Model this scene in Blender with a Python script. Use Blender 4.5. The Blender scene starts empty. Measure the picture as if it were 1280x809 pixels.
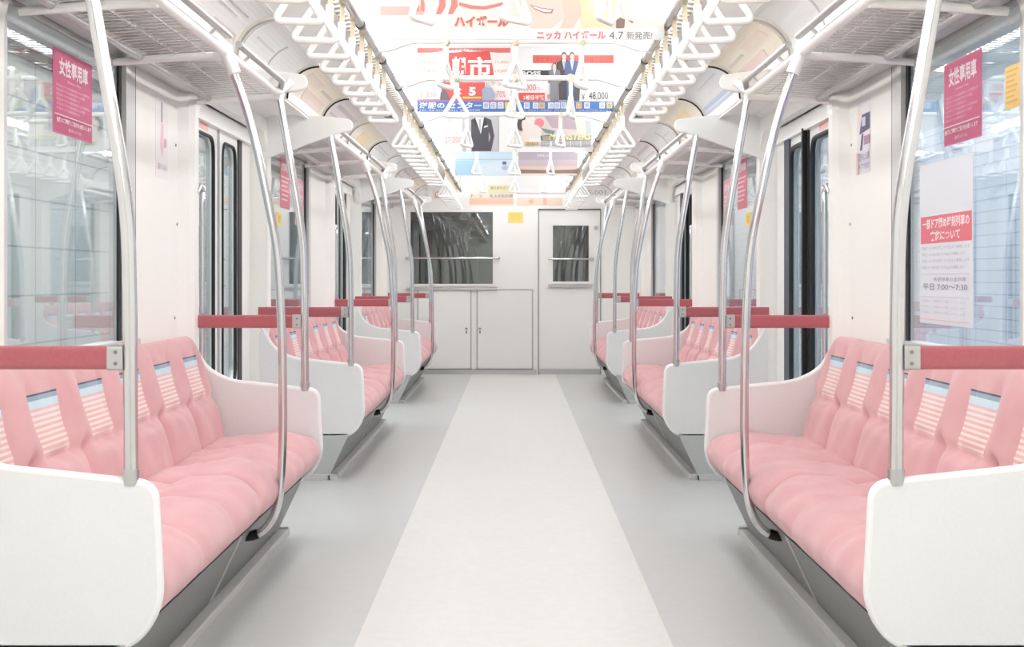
import bpy, bmesh, math, random
from math import sin, cos, pi, sqrt, exp, radians
from mathutils import Vector
random.seed(7)
SC = bpy.context.scene; COL = SC.collection

# ------------------------------------------------------------------ camera, world, lights, exposure
EYE = 1.08
cam = bpy.data.cameras.new('camera'); cam.sensor_width = 36.0; cam.lens = 36.0*1850/1280
cam.shift_x = -2/1280; cam.shift_y = -56.5/1280
co = bpy.data.objects.new('camera', cam); COL.objects.link(co)
co.location = (0, 0, EYE); co.rotation_euler = (pi/2, 0, 0); SC.camera = co
w = bpy.data.worlds.new('world'); SC.world = w; w.use_nodes = True
w.node_tree.nodes['Background'].inputs[0].default_value = (.75, .8, .88, 1)
w.node_tree.nodes['Background'].inputs[1].default_value = .35
SC.view_settings.view_transform = 'Standard'; SC.view_settings.look = 'None'
SC.view_settings.gamma = 1; SC.view_settings.use_curve_mapping = False
SC.view_settings.exposure = 0.80
SC.cycles.caustics_reflective = False; SC.cycles.blur_glossy = 1.0;
SC.cycles.max_bounces = 10; SC.cycles.diffuse_bounces = 6; SC.cycles.transparent_max_bounces = 24
TUBE_EMIT = 3.6; FILL_EMIT = 7.2        # ceiling fluorescent covers; strips added to brighten the upper sides
OUT_LEFT, OUT_RIGHT = 200, 270   # unseen fill lights added outside the windows (W)
def area(name, loc, sx, sy, power, col=(1, 1, 1), rot=(0, 0, 0)):
    l = bpy.data.lights.new(name, 'AREA'); l.shape = 'RECTANGLE'; l.size = sx; l.size_y = sy
    l.energy = power; l.color = col
    o = bpy.data.objects.new(name, l); COL.objects.link(o); o.location = loc; o.rotation_euler = rot
    return o
area('outside_fill_left', (-1.9, 9, 2.66), .4, 20, OUT_LEFT, (.97, 1, 1), (0, radians(-25), 0))  # area lights added out of view to brighten the station walls
area('outside_fill_right', (1.75, 9, 3.0), .5, 20, OUT_RIGHT, (.93, .97, 1), (0, radians(25), 0))

# ------------------------------------------------------------------ materials
def lin(c):
    return tuple(((v/255)/12.92 if v/255 <= .04045 else ((v/255+.055)/1.055)**2.4) for v in c) + (1,)
MATS = {}
def mat(name, col, rough=.5, metal=0, emit=0, spec=.5, bump=None, vary=0, sheen=0, coat=0):
    if name in MATS: return MATS[name]
    m = bpy.data.materials.new(name); m.use_nodes = True; nt = m.node_tree; b = nt.nodes['Principled BSDF']
    c = lin(col) if len(col) == 3 else col
    b.inputs['Base Color'].default_value = c
    b.inputs['Roughness'].default_value = rough; b.inputs['Metallic'].default_value = metal
    b.inputs['Specular IOR Level'].default_value = spec
    b.inputs['Sheen Weight'].default_value = sheen; b.inputs['Coat Weight'].default_value = coat
    if emit:
        b.inputs['Emission Color'].default_value = c; b.inputs['Emission Strength'].default_value = emit
    tc = nt.nodes.new('ShaderNodeTexCoord')
    if vary or bump:
        n = nt.nodes.new('ShaderNodeTexNoise'); n.inputs['Scale'].default_value = (bump or (0, 60))[1]
        n.inputs['Detail'].default_value = 4; nt.links.new(tc.outputs['Object'], n.inputs['Vector'])
        if vary:
            mx = nt.nodes.new('ShaderNodeMix'); mx.data_type = 'RGBA'
            mx.inputs[6].default_value = tuple(min(1, v*(1+vary)) for v in c[:3])+(1,)
            mx.inputs[7].default_value = tuple(v*(1-vary) for v in c[:3])+(1,)
            nt.links.new(n.outputs[0], mx.inputs[0]); nt.links.new(mx.outputs[2], b.inputs['Base Color'])
        if bump:
            bp = nt.nodes.new('ShaderNodeBump'); bp.inputs['Strength'].default_value = bump[0]
            bp.inputs['Distance'].default_value = .002
            nt.links.new(n.outputs[0], bp.inputs['Height']); nt.links.new(bp.outputs[0], b.inputs['Normal'])
    MATS[name] = m; return m
def mathn(nt, op, a, b=None, c=None):
    n = nt.nodes.new('ShaderNodeMath'); n.operation = op
    for i, v in enumerate((a, b, c)):
        if v is None: continue
        if isinstance(v, (int, float)): n.inputs[i].default_value = v
        else: nt.links.new(v, n.inputs[i])
    return n.outputs[0]

WALL = mat('wall_white', (243, 242, 238), .42, vary=.02, bump=(.05, 90))
CEIL = mat('ceiling_white', (244, 243, 241), .5)
PAINT = mat('white_paint', (244, 244, 242), .32, coat=.2)
PANEL = mat('speckled_panel', (232, 232, 232), .35, vary=.035, bump=(.03, 120))
TRIM = mat('edge_white', (240, 240, 240), .3)
STEEL = mat('polished_steel', (214, 214, 216), .13, metal=1)
FRAME = mat('frame_grey', (206, 207, 206), .35, metal=.15)
BRUSH = mat('brushed_aluminium', (196, 196, 196), .33, metal=.9)
DKREFL = mat('dark_foot_reflection', (52, 44, 44), .3, metal=.7)
RUBBER = mat('black_rubber', (22, 24, 27), .5)
REDPAD = mat('red_velour', (180, 98, 105), .85, vary=.12, bump=(.3, 140), sheen=.3)
PLASTIC = mat('handle_plastic', (240, 240, 236), .25, coat=.3)
BELT = mat('strap_belt', (214, 204, 178), .6)
WIRE = mat('rack_wire', (206, 205, 204), .35, metal=.3)
FILL = mat('fill_strip_diffuser', (255, 255, 255), .4, emit=FILL_EMIT)
CLAMP = mat('dark_clamp', (110, 104, 92), .4, metal=.5)
GREYPL = mat('grey_plastic', (176, 180, 180), .4)
CABDARK = mat('cab_dark', (30, 34, 32), .6, vary=.2)
CABMID = mat('cab_grey', (80, 84, 80), .6)
LAMP = mat('lamp_diffuser', (255, 255, 255), .4, emit=TUBE_EMIT)
SCREW = mat('screw_grey', (140, 140, 140), .4, metal=.6)

def glass_mat(name, tint, base, refl=1.0):
    m = bpy.data.materials.new(name); m.use_nodes = True; nt = m.node_tree; nt.nodes.clear()
    o = nt.nodes.new('ShaderNodeOutputMaterial'); mx = nt.nodes.new('ShaderNodeMixShader')
    t = nt.nodes.new('ShaderNodeBsdfTransparent'); t.inputs[0].default_value = tint
    g = nt.nodes.new('ShaderNodeBsdfGlossy'); g.inputs['Roughness'].default_value = .015; g.inputs[0].default_value = (.95, .97, .98, 1)
    lw = nt.nodes.new('ShaderNodeLayerWeight'); lw.inputs[0].default_value = .5
    p = mathn(nt, 'POWER', lw.outputs['Facing'], 4.0)
    f = mathn(nt, 'MULTIPLY_ADD', p, refl, base)
    f2 = mathn(nt, 'MINIMUM', f, .95)
    nt.links.new(f2, mx.inputs[0]); nt.links.new(t.outputs[0], mx.inputs[1]); nt.links.new(g.outputs[0], mx.inputs[2])
    nt.links.new(mx.outputs[0], o.inputs[0]); return m
GLASS = glass_mat('window_glass', (.93, .96, .97, 1), .04, .9)
CABGLASS = glass_mat('cab_glass', (.7, .74, .72, 1), 0.13, .9)

def floor_mat():
    m = bpy.data.materials.new('floor_vinyl'); m.use_nodes = True; nt = m.node_tree; b = nt.nodes['Principled BSDF']
    tc = nt.nodes.new('ShaderNodeTexCoord'); sp = nt.nodes.new('ShaderNodeSeparateXYZ'); nt.links.new(tc.outputs['Object'], sp.inputs[0])
    a = mathn(nt, 'ABSOLUTE', sp.outputs[0]); k = mathn(nt, 'LESS_THAN', a, .468)
    n = nt.nodes.new('ShaderNodeTexNoise'); n.inputs['Scale'].default_value = 22; n.inputs['Detail'].default_value = 5; nt.links.new(tc.outputs['Object'], n.inputs['Vector'])
    n2 = nt.nodes.new('ShaderNodeTexNoise'); n2.inputs['Scale'].default_value = 3; nt.links.new(tc.outputs['Object'], n2.inputs['Vector'])
    def mixc(f, c1, c2):
        mx = nt.nodes.new('ShaderNodeMix'); mx.data_type = 'RGBA'
        for i, v in ((0, f), (6, c1), (7, c2)):
            if isinstance(v, tuple): mx.inputs[i].default_value = v
            else: nt.links.new(v, mx.inputs[i])
        return mx.outputs[2]
    side = mixc(n.outputs[0], lin((202, 204, 203)), lin((192, 195, 194)))
    mid = mixc(n.outputs[0], lin((230, 230, 227)), lin((216, 217, 213)))
    nt.links.new(mixc(k, side, mid), b.inputs['Base Color'])
    nt.links.new(mathn(nt, 'MULTIPLY_ADD', n2.outputs[0], .08, .30), b.inputs['Roughness'])
    bp = nt.nodes.new('ShaderNodeBump'); bp.inputs['Strength'].default_value = .02; bp.inputs['Distance'].default_value = .001
    nt.links.new(n.outputs[0], bp.inputs['Height']); nt.links.new(bp.outputs[0], b.inputs['Normal'])
    return m
FLOOR = floor_mat()

def grid_mat(name, base, line, sy, sz, wy, wz, rough=.5):
    m = bpy.data.materials.new(name); m.use_nodes = True; nt = m.node_tree; b = nt.nodes['Principled BSDF']
    tc = nt.nodes.new('ShaderNodeTexCoord'); sp = nt.nodes.new('ShaderNodeSeparateXYZ'); nt.links.new(tc.outputs['Object'], sp.inputs[0])
    ky = mathn(nt, 'LESS_THAN', mathn(nt, 'FRACT', mathn(nt, 'DIVIDE', sp.outputs[1], sy)), wy/sy)
    kz = mathn(nt, 'LESS_THAN', mathn(nt, 'FRACT', mathn(nt, 'DIVIDE', sp.outputs[2], sz)), wz/sz)
    k = mathn(nt, 'MAXIMUM', ky, kz)
    mx = nt.nodes.new('ShaderNodeMix'); mx.data_type = 'RGBA'; nt.links.new(k, mx.inputs[0])
    mx.inputs[6].default_value = lin(base); mx.inputs[7].default_value = lin(line)
    nt.links.new(mx.outputs[2], b.inputs['Base Color']); b.inputs['Roughness'].default_value = rough
    MATS[name] = m; return m
SKIRT = grid_mat('perforated_grey_skirt', (140, 143, 141), (104, 107, 106), .012, .012, .005, .005, .4)
TILER = grid_mat('pale_blue_tiles', (196, 208, 222), (150, 162, 182), .60, .075, .012, .008, .3)
TILEL = grid_mat('grey_white_tiles', (206, 210, 208), (150, 155, 155), .9, .32, .02, .012, .3)
PERF = grid_mat('perforated_grille', (220, 220, 218), (60, 60, 60), .012, .012, .006, .006, .5)

SLOTS = grid_mat('slotted_vent', (214, 212, 206), (120, 116, 108), .09, 5, .045, 0, .5)
def seat_mat(name, patch):
    m = bpy.data.materials.new(name); m.use_nodes = True; nt = m.node_tree; b = nt.nodes['Principled BSDF']
    tc = nt.nodes.new('ShaderNodeTexCoord')
    n = nt.nodes.new('ShaderNodeTexNoise'); n.inputs['Scale'].default_value = 9; n.inputs['Detail'].default_value = 3; nt.links.new(tc.outputs['Object'], n.inputs['Vector'])
    n3 = nt.nodes.new('ShaderNodeTexNoise'); n3.inputs['Scale'].default_value = 400; nt.links.new(tc.outputs['Object'], n3.inputs['Vector'])
    mx = nt.nodes.new('ShaderNodeMix'); mx.data_type = 'RGBA'; nt.links.new(n.outputs[0], mx.inputs[0])
    mx.inputs[6].default_value = lin((224, 178, 180)); mx.inputs[7].default_value = lin((205, 153, 157))
    out = mx.outputs[2]
    if patch:
        uv = nt.nodes.new('ShaderNodeUVMap'); sp = nt.nodes.new('ShaderNodeSeparateXYZ'); nt.links.new(uv.outputs[0], sp.inputs[0])
        u, v = sp.outputs[0], sp.outputs[1]      # u counts the seats, v is the height in metres
        d = mathn(nt, 'ABSOLUTE', mathn(nt, 'SUBTRACT', mathn(nt, 'FRACT', u), .5))
        t = mathn(nt, 'DIVIDE', mathn(nt, 'SUBTRACT', v, .60), .165)       # 0 bottom .. 1 top of the woven patch
        wd = mathn(nt, 'MULTIPLY_ADD', mathn(nt, 'SUBTRACT', 1.0, t), -.035, .285)
        k = mathn(nt, 'MULTIPLY', mathn(nt, 'LESS_THAN', d, wd), mathn(nt, 'MULTIPLY', mathn(nt, 'GREATER_THAN', t, 0), mathn(nt, 'LESS_THAN', t, 1)))
        cr = nt.nodes.new('ShaderNodeValToRGB'); cr.color_ramp.interpolation = 'CONSTANT'
        cream = lin((236, 220, 215)); pk = lin((226, 180, 178)); pk2 = lin((224, 188, 190))
        st = [(0, pk)]
        for i in range(8):
            a = .05+i*.088; st += [(a, cream), (a+.038+i*.001, pk if i < 5 else pk2)]
        st += [(.76, lin((200, 222, 232))), (.89, lin((150, 172, 186))), (.965, lin((80, 92, 112)))]
        el = cr.color_ramp.elements
        el[0].position = 0; el[0].color = st[0][1]; el[1].position = .999; el[1].color = st[-1][1]
        for p, c in st[1:]:
            e = el.new(p); e.color = c
        nt.links.new(t, cr.inputs[0])
        m2 = nt.nodes.new('ShaderNodeMix'); m2.data_type = 'RGBA'; nt.links.new(k, m2.inputs[0])
        nt.links.new(out, m2.inputs[6]); nt.links.new(cr.outputs[0], m2.inputs[7]); out = m2.outputs[2]
    nt.links.new(out, b.inputs['Base Color']); b.inputs['Roughness'].default_value = .9
    b.inputs['Sheen Weight'].default_value = .25; b.inputs['Specular IOR Level'].default_value = .2
    bp = nt.nodes.new('ShaderNodeBump'); bp.inputs['Strength'].default_value = .25; bp.inputs['Distance'].default_value = .002
    nt.links.new(n3.outputs[0], bp.inputs['Height']); nt.links.new(bp.outputs[0], b.inputs['Normal'])
    return m
VELOUR = seat_mat('pink_velour', False); BACKV = seat_mat('pink_velour_with_woven_patches', True)

# ------------------------------------------------------------------ mesh helpers
class MB:
    def __init__(s): s.v = []; s.f = []; s.m = []; s.mats = []; s.sm = []
    def mi(s, m):
        if m not in s.mats: s.mats.append(m)
        return s.mats.index(m)
    def add(s, vs, fs, m, smooth=False):
        b = len(s.v); s.v += [tuple(v) for v in vs]; k = s.mi(m)
        for f in fs: s.f.append(tuple(b+i for i in f)); s.m.append(k); s.sm.append(smooth)
        return s
    def box(s, x0, x1, y0, y1, z0, z1, m):
        x0, x1 = sorted((x0, x1)); y0, y1 = sorted((y0, y1)); z0, z1 = sorted((z0, z1))
        vs = [(x, y, z) for x in (x0, x1) for y in (y0, y1) for z in (z0, z1)]
        return s.add(vs, [(0, 1, 3, 2), (4, 6, 7, 5), (0, 4, 5, 1), (2, 3, 7, 6), (0, 2, 6, 4), (1, 5, 7, 3)], m)
    def prism(s, pts, axis, a, b, m, smooth=False):
        """pts 2D polygon; axis 'x','y','z' is the extrusion direction"""
        def P(p, t): return {'x': (t, p[0], p[1]), 'y': (p[0], t, p[1]), 'z': (p[0], p[1], t)}[axis]
        n = len(pts); vs = [P(p, a) for p in pts]+[P(p, b) for p in pts]
        fs = [tuple(range(n)), tuple(range(2*n-1, n-1, -1))]
        s.add(vs, fs, m)
        base = len(s.v)-2*n; k = s.mi(m)
        for i in range(n):
            j = (i+1) % n; s.f.append((base+i, base+j, base+n+j, base+n+i)); s.m.append(k); s.sm.append(smooth)
        return s
    def tube(s, pts, r, m, n=10, closed=False, caps=True):
        P = [Vector(p) for p in pts]; L = len(P); rings = []
        up = None
        for i in range(L):
            a = P[i-1] if (i > 0 or closed) else P[i]; c = P[(i+1) % L] if (i < L-1 or closed) else P[i]
            t = (c-a).normalized()
            if up is None:
                up = Vector((0, 0, 1)) if abs(t.z) < .9 else Vector((0, 1, 0))
            e1 = (up-t*up.dot(t)).normalized(); up = e1; e2 = t.cross(e1)
            rr = r[i] if isinstance(r, (list, tuple)) else r
            rings.append([P[i]+e1*(rr*cos(2*pi*k/n))+e2*(rr*sin(2*pi*k/n)) for k in range(n)])
        vs = [q for R in rings for q in R]; fs = []
        for i in range(L if closed else L-1):
            j = (i+1) % L
            for k in range(n):
                k2 = (k+1) % n; fs.append((i*n+k, i*n+k2, j*n+k2, j*n+k))
        s.add(vs, fs, m, True)
        if not closed and caps:
            s.add(rings[0], [tuple(range(n))], m); s.add(rings[-1], [tuple(range(n))], m)
        return s
    def build(s, name, parent=None, bevel=0, uv=None, recalc=True):
        me = bpy.data.meshes.new(name); me.from_pydata(s.v, [], s.f)
        for m in s.mats: me.materials.append(m)
        me.polygons.foreach_set('material_index', s.m); me.polygons.foreach_set('use_smooth', s.sm)
        if uv:
            ul = me.uv_layers.new(name='UVMap')
            for lp in me.loops: ul.data[lp.index].uv = uv[lp.vertex_index]
        if recalc:
            bm = bmesh.new(); bm.from_mesh(me); bmesh.ops.remove_doubles(bm, verts=bm.verts, dist=1e-6) if not uv else None
            bmesh.ops.recalc_face_normals(bm, faces=bm.faces)
            for e in bm.edges:
                if len({f.smooth for f in e.link_faces}) > 1: e.smooth = False
            bm.to_mesh(me); bm.free()
        o = bpy.data.objects.new(name, me); COL.objects.link(o)
        if parent: o.parent = parent
        if bevel:
            bv = o.modifiers.new('bevel', 'BEVEL'); bv.width = bevel; bv.segments = 2; bv.limit_method = 'ANGLE'
        return o
def tag(o, label, cat, group=None, kind=None):
    o['label'] = label; o['category'] = cat
    if group: o['group'] = group
    if kind: o['kind'] = kind
    return o
def struct(o, label=None):
    o['kind'] = 'structure'
    if label: o['label'] = label
    return o
def thing(name, loc, label, cat, group=None):
    o = bpy.data.objects.new(name, None); COL.objects.link(o); o.location = loc; o.empty_display_size = .1
    return tag(o, label, cat, group)
def reparent(o, root):
    """mesh was written in world coordinates: keep it there under the root"""
    o.parent = root; o.location = (-root.location.x, -root.location.y, -root.location.z); return o
def smooth_path(pts, k=6, closed=False):
    P = [Vector(p) for p in pts]; n = len(P); out = []
    for i in range(n if closed else n-1):
        p1, p2 = P[i], P[(i+1) % n]
        p0 = P[i-1] if (i or closed) else p1*2-p2
        p3 = P[(i+2) % n] if (i+2 < n or closed) else p2*2-p1
        for j in range(k):
            t = j/k
            out.append(.5*((2*p1)+(p2-p0)*t+(2*p0-5*p1+4*p2-p3)*t*t+(3*p1-p0-3*p2+p3)*t**3))
    if not closed: out.append(P[-1])
    return out
def rounded(pts, rads, seg=5):
    """round the corners of a 2D polygon"""
    out = []; n = len(pts)
    for i in range(n):
        p = Vector(pts[i]); a = Vector(pts[i-1]); c = Vector(pts[(i+1) % n]); r = rads[i] if isinstance(rads, (list, tuple)) else rads
        if r <= 0: out.append(tuple(p)); continue
        da = (a-p); dc = (c-p); r1 = min(r, da.length*.49, dc.length*.49)
        A = p+da.normalized()*r1; C = p+dc.normalized()*r1
        for j in range(seg+1):
            t = j/seg; out.append(tuple(A*(1-t)**2+p*2*t*(1-t)+C*t*t))
    return out

XW = 1.37        # side wall plane
YEND = 16.67
Y0 = -2.6
P = [3.38, 6.2, 7.95, 10.95, 12.8, 15.55]
BAY = [(P[0], P[1]), (P[2], P[3]), (P[4], P[5])]
BN = ['nearest', 'middle', 'farthest']
SIDE = {-1: 'left', 1: 'right'}

# ------------------------------------------------------------------ floor, ceiling
struct(MB().box(-XW-.1, XW+.1, Y0, YEND+.1, -.06, 0, FLOOR).build('floor'))
arc = [(.93+.17*sin(a)+.0, 1.94+.17*cos(a)) for a in [radians(v) for v in range(90, -1, -10)]]
half = [(XW+.02, 1.80), (XW+.01, 1.90), (1.30, 1.955), (1.16, 1.955), (1.10, 1.935)]+arc+[(.93, 2.112), (.62, 2.16), (.60, 2.17), (.585, 2.30), (.50, 2.44), (0, 2.46)]
sec = [(-x, z) for x, z in half]+[(x, z) for x, z in reversed(half[:-1])]
mb = MB(); n = len(sec)
outer = [(XW+.12, 1.80), (XW+.12, 2.62), (-XW-.12, 2.62), (-XW-.12, 1.80)]
vs = [(x, y, z) for y in (Y0, YEND) for x, z in sec]
mb.add(vs, [(i, i+1, n+i+1, n+i) for i in range(n-1)], CEIL)
# closed upper skin so that the ceiling is a solid shell
m_ = len(outer); vo = [(x, y, z) for y in (Y0, YEND) for x, z in outer]
mb.add(vo, [(i, i+1, m_+i+1, m_+i) for i in range(m_-1)], CEIL)
mb.box(-XW-.12, -XW-.02, Y0, YEND, 1.79, 1.80, CEIL); mb.box(XW+.02, XW+.12, Y0, YEND, 1.79, 1.80, CEIL)
struct(mb.build('ceiling', recalc=False))
# ceiling lamps: two rows of covered tubes
for s in (-1, 1):
    for k in range(9):
        y0 = -1.9+k*2.05; y1 = y0+1.95
        r = thing('ceiling_light', (s*.41, (y0+y1)/2, 2.44), 'white ceiling light, %s from the front in the %s row' % (['first', 'second', 'third', 'fourth', 'fifth', 'sixth', 'seventh', 'eighth', 'ninth'][k], SIDE[s]), 'light', 'fluorescent ceiling lights')
        reparent(MB().prism([(s*.41-.07, 2.455), (s*.41-.055, 2.425), (s*.41+.055, 2.425), (s*.41+.07, 2.455)], 'y', y0, y1, LAMP).build('diffuser'), r)
        reparent(MB().box(s*.41-.085, s*.41+.085, y0-.02, y1+.02, 2.452, 2.47, PAINT).build('housing'), r)
    for k in range(6):  # glowing strips added to brighten the coves and racks
        y0 = -2.0+k*3.05; y1 = y0+3.0
        r = thing('fill_strip', (s*.625, (y0+y1)/2, 2.16), 'narrow white fill strip added over the %s strap rail, %s from the front' % (SIDE[s], ['first', 'second', 'third', 'fourth', 'fifth', 'sixth'][k]), 'light', 'fill strips added over the strap rails')
        reparent(MB().prism([(s*.605, 2.16), (s*.610, 2.116), (s*.640, 2.114), (s*.645, 2.156)], 'y', y0+.03, y1-.03, FILL).build('diffuser'), r)
        reparent(MB().box(s*.600, s*.650, y0+.01, y1-.01, 2.152, 2.168, PAINT).build('housing'), r)

# ------------------------------------------------------------------ side walls with window and door openings
def wall_poly(mb, s, pts, m=WALL, x0=XW, x1=XW+.08):
    mb.prism(pts, 'x', s*x0, s*x1, m)
WTOP = 1.86; WBOT = .85
WIN = [(3.98, 5.36), (8.35, 9.98), (13.2, 14.75)]
def corner(y, z, dy, dz, r=.12, k=6):
    """fillet piece filling the corner (y,z) of an opening that lies towards dy,dz"""
    a = [(y+dy*r*(1-cos(t)), z+dz*r*(1-sin(t))) for t in [i*pi/2/k for i in range(k+1)]]
    return [(y, z)]+a
TR = 10
for s in (-1, 1):
    mb = MB()
    Z0, Z1 = 0, 1.93
    def solid(a, b, z0=Z0, z1=Z1): mb.box(s*XW, s*(XW+.08), a, b, z0, z1, WALL)
    solid(Y0, WIN[0][0])
    for i, (a, b) in enumerate(WIN):
        solid(a, b, 0, WBOT); solid(a, b, WTOP, Z1)
        for y, dy in ((a, 1), (b, -1)):
            wall_poly(mb, s, corner(y, WTOP, dy, -1)); wall_poly(mb, s, corner(y, WBOT, dy, 1, .06))
        pe = [P[1], P[3], P[5]][i]; solid(b, pe)
        if i < 2:
            d0, d1 = pe, [P[2], P[4]][i]
            solid(d0, d1, 1.86, Z1); wall_poly(mb, s, corner(d0, 1.86, 1, -1, .17)); wall_poly(mb, s, corner(d1, 1.86, -1, -1, .17))
            solid(d1, WIN[i+1][0])
        # portal columns beside the doors
    for y, d in ((P[1], -1), (P[2], 1), (P[3], -1), (P[4], 1), (P[5], -1)):
        pts = [(s*XW, y+d*.17), (s*(XW-.035), y+d*.12), (s*(XW-.05), y+d*.07), (s*(XW-.05), y), (s*(XW+.03), y), (s*(XW+.03), y+d*.17)]
        pts = [(x, yy-d*.006 if abs(yy-y) < 1e-6 else yy) for x, yy in pts]
        TR += 1; struct(MB().prism(pts, 'z', 0, 1.88, WALL).build('trim_%d' % TR))
    for a, b in ((P[1], P[2]), (P[3], P[4])):   # header lip above each doorway
        pts = [(a, 1.93)]+[(a+.17*(1-cos(t)), 1.86-.17*(1-sin(t))) for t in [i*pi/12 for i in range(7)]]
        pts = [(a, 1.93), (a, 1.69)]+[(a+.17*(1-cos(t)), 1.69+.17*sin(t)) for t in [i*pi/12 for i in range(1, 7)]]
        pts += [(b-.17*(1-cos(t)), 1.69+.17*sin(t)) for t in [i*pi/12 for i in range(6, -1, -1)]]+[(b, 1.93)]
        TR += 1; struct(MB().prism(pts, 'x', s*(XW-.048), s*(XW+.02), WALL).build('trim_%d' % TR))
    solid(P[5], YEND+.05)
    struct(mb.build('wall_'+SIDE[s]))
    # baseboard
    # window units
    for i, (a, b) in enumerate(WIN):
        fr = MB()
        X0, X1 = s*(XW+.005), s*(XW+.05)
        fe = b-.20
        fr.box(s*(XW-.012), X1, fe+.03, fe+.10, WBOT, WTOP, FRAME)
        fr.box(s*(XW-.004), X1, fe+.115, fe+.185, WBOT, WTOP, FRAME)
        fr.box(s*(XW+.002), X1, fe+.10, fe+.115, WBOT, WTOP, RUBBER)
        fr.box(X0, s*(XW+.014), fe-.002, fe+.03, WBOT, WTOP, RUBBER)
        fr.box(s*(XW-.002), X1, fe+.185, fe+.2, WBOT, WTOP, RUBBER)
        fr.box(X0, X1, a, b, WTOP-.03, WTOP, FRAME); fr.box(s*(XW-.02), X1, a, b, WBOT-.02, WBOT+.012, FRAME)
        fr.box(X0, X1, a, a+.04, WBOT, WTOP, FRAME)
        f = struct(fr.build('window_%d' % (i+1 if s < 0 else i+4)))
        MB().box(s*(XW+.010), s*(XW+.016), a+.04, fe, WBOT, WTOP-.03, GLASS).build('glass_pane', f)
        for zz in (1.5, .95):
            pass
    # doors
    for i, (a, b) in enumerate(((P[1], P[2]), (P[3], P[4]))):
        mid = (a+b)/2; XD = XW+.045
        for li, (l0, l1) in enumerate(((a-.06, mid-.004), (mid+.004, b+.06))):
            k = 1 if li == 0 else -1
            if s < 0: w0, w1 = (l0+.16, l1-.10) if li == 0 else (l0+.10, l0+.44)
            else: w0, w1 = (l0+.12, l1-.07) if li == 0 else (l0+.09, l0+.46)
            zt, zb = 1.74, .55 if s < 0 else .42
            lf = MB()
            lf.box(s*XD, s*(XD+.035), l0, w0, 0, 1.9, PAINT); lf.box(s*XD, s*(XD+.035), w1, l1, 0, 1.9, PAINT)
            lf.box(s*XD, s*(XD+.035), w0, w1, zt, 1.9, PAINT); lf.box(s*XD, s*(XD+.035), w0, w1, 0, zb, PAINT)
            for y, dy in ((w0, 1), (w1, -1)):
                lf.prism(corner(y, zt, dy, -1, .09), 'x', s*XD, s*(XD+.035), PAINT); lf.prism(corner(y, zb, dy, 1, .09), 'x', s*XD, s*(XD+.035), PAINT)
            nd = (1 if s < 0 else 5)+i*2+li
            D = struct(lf.build('door_%d' % nd))
            out = rounded([(w0, zb), (w1, zb), (w1, zt), (w0, zt)], .09, 6)
            MB().tube([(s*(XD-.001), y, z) for y, z in out], .009 if s < 0 else .013, RUBBER, 6, closed=True).build('window_gasket', D)
            MB().box(s*(XD+.012), s*(XD+.018), w0, w1, zb, zt, GLASS).build('door_glass', D)
            if li == 1:   # finger-guard rubber strips
                st = MB()
                if s < 0: st.box(s*(XD-.006), s*XD, l0+.50, l0+.60, .02, 1.84, RUBBER)
                else:
                    st.box(s*(XD-.03), s*XD, l0+.02, l0+.05, .02, 1.80, RUBBER)
                    st.box(s*(XD-.012), s*XD, l0+.47, l0+.60, .02, 1.84, mat('navy_rubber', (70, 78, 92), .5))
                st.build('rubber_strip', D)
                MB().box(s*(XD-.008), s*XD, l0-.012, l0+.012, .02, 1.9, RUBBER if s > 0 else GREYPL).build('edge_seal', D)
        # threshold plate
        struct(MB().box(s*(XW-.04), s*(XW+.09), a, b, 0, .008, BRUSH).build('trim_%d' % ((1 if s < 0 else 3)+i)))
        # grab bar on the jamb
        for yy, w_ in ((a+.10, 'near'), ):
            r = thing('door_grab_bar', (s*1.335, yy, .5), 'short vertical steel grab bar beside the %s doorway on the %s' % (['first', 'second'][i], SIDE[s]), 'grab bar', 'grab bars at the doorways')
            xx = s*1.325
            reparent(MB().tube(smooth_path([(s*(XW-.045), a-.012, 1.44), (xx-s*.0, yy-.05, 1.47), (xx, yy, 1.45), (xx, yy, 1.40), (xx, yy, .62), (xx, yy, .56), (xx, yy-.05, .54), (s*(XW-.045), a-.012, .57)], 4), .0125, STEEL, 8).build('bar'), r)

# rear wall behind the viewer
struct(MB().box(-XW-.1, XW+.1, Y0-.1, Y0, -.06, 2.62, WALL).build('wall_back'))

# ------------------------------------------------------------------ end bulkhead
YE = YEND
def ex(px): return (px-642)/111.0
def ez(py): return EYE+(348-py)/111.0
mb = MB(); T = .06
def eb(x0, x1, z0, z1): mb.box(x0, x1, YE, YE+T, z0, z1, PAINT)
wx0, wx1, wz0, wz1 = ex(513), ex(616), ez(355), ez(265)
dx0, dx1, dz1 = ex(673), ex(751), ez(262)
gx0, gx1, gz0, gz1 = ex(691), ex(736), ez(352), ez(282)
eb(-XW-.1, wx0, -.05, 2.6); eb(wx0, wx1, -.05, wz0); eb(wx0, wx1, wz1, 2.6); eb(wx1, dx0, -.05, 2.6)
eb(dx0, dx1, dz1, 2.6); eb(dx1, XW+.1, -.05, 2.6)
struct(mb.build('wall_end'))
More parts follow.
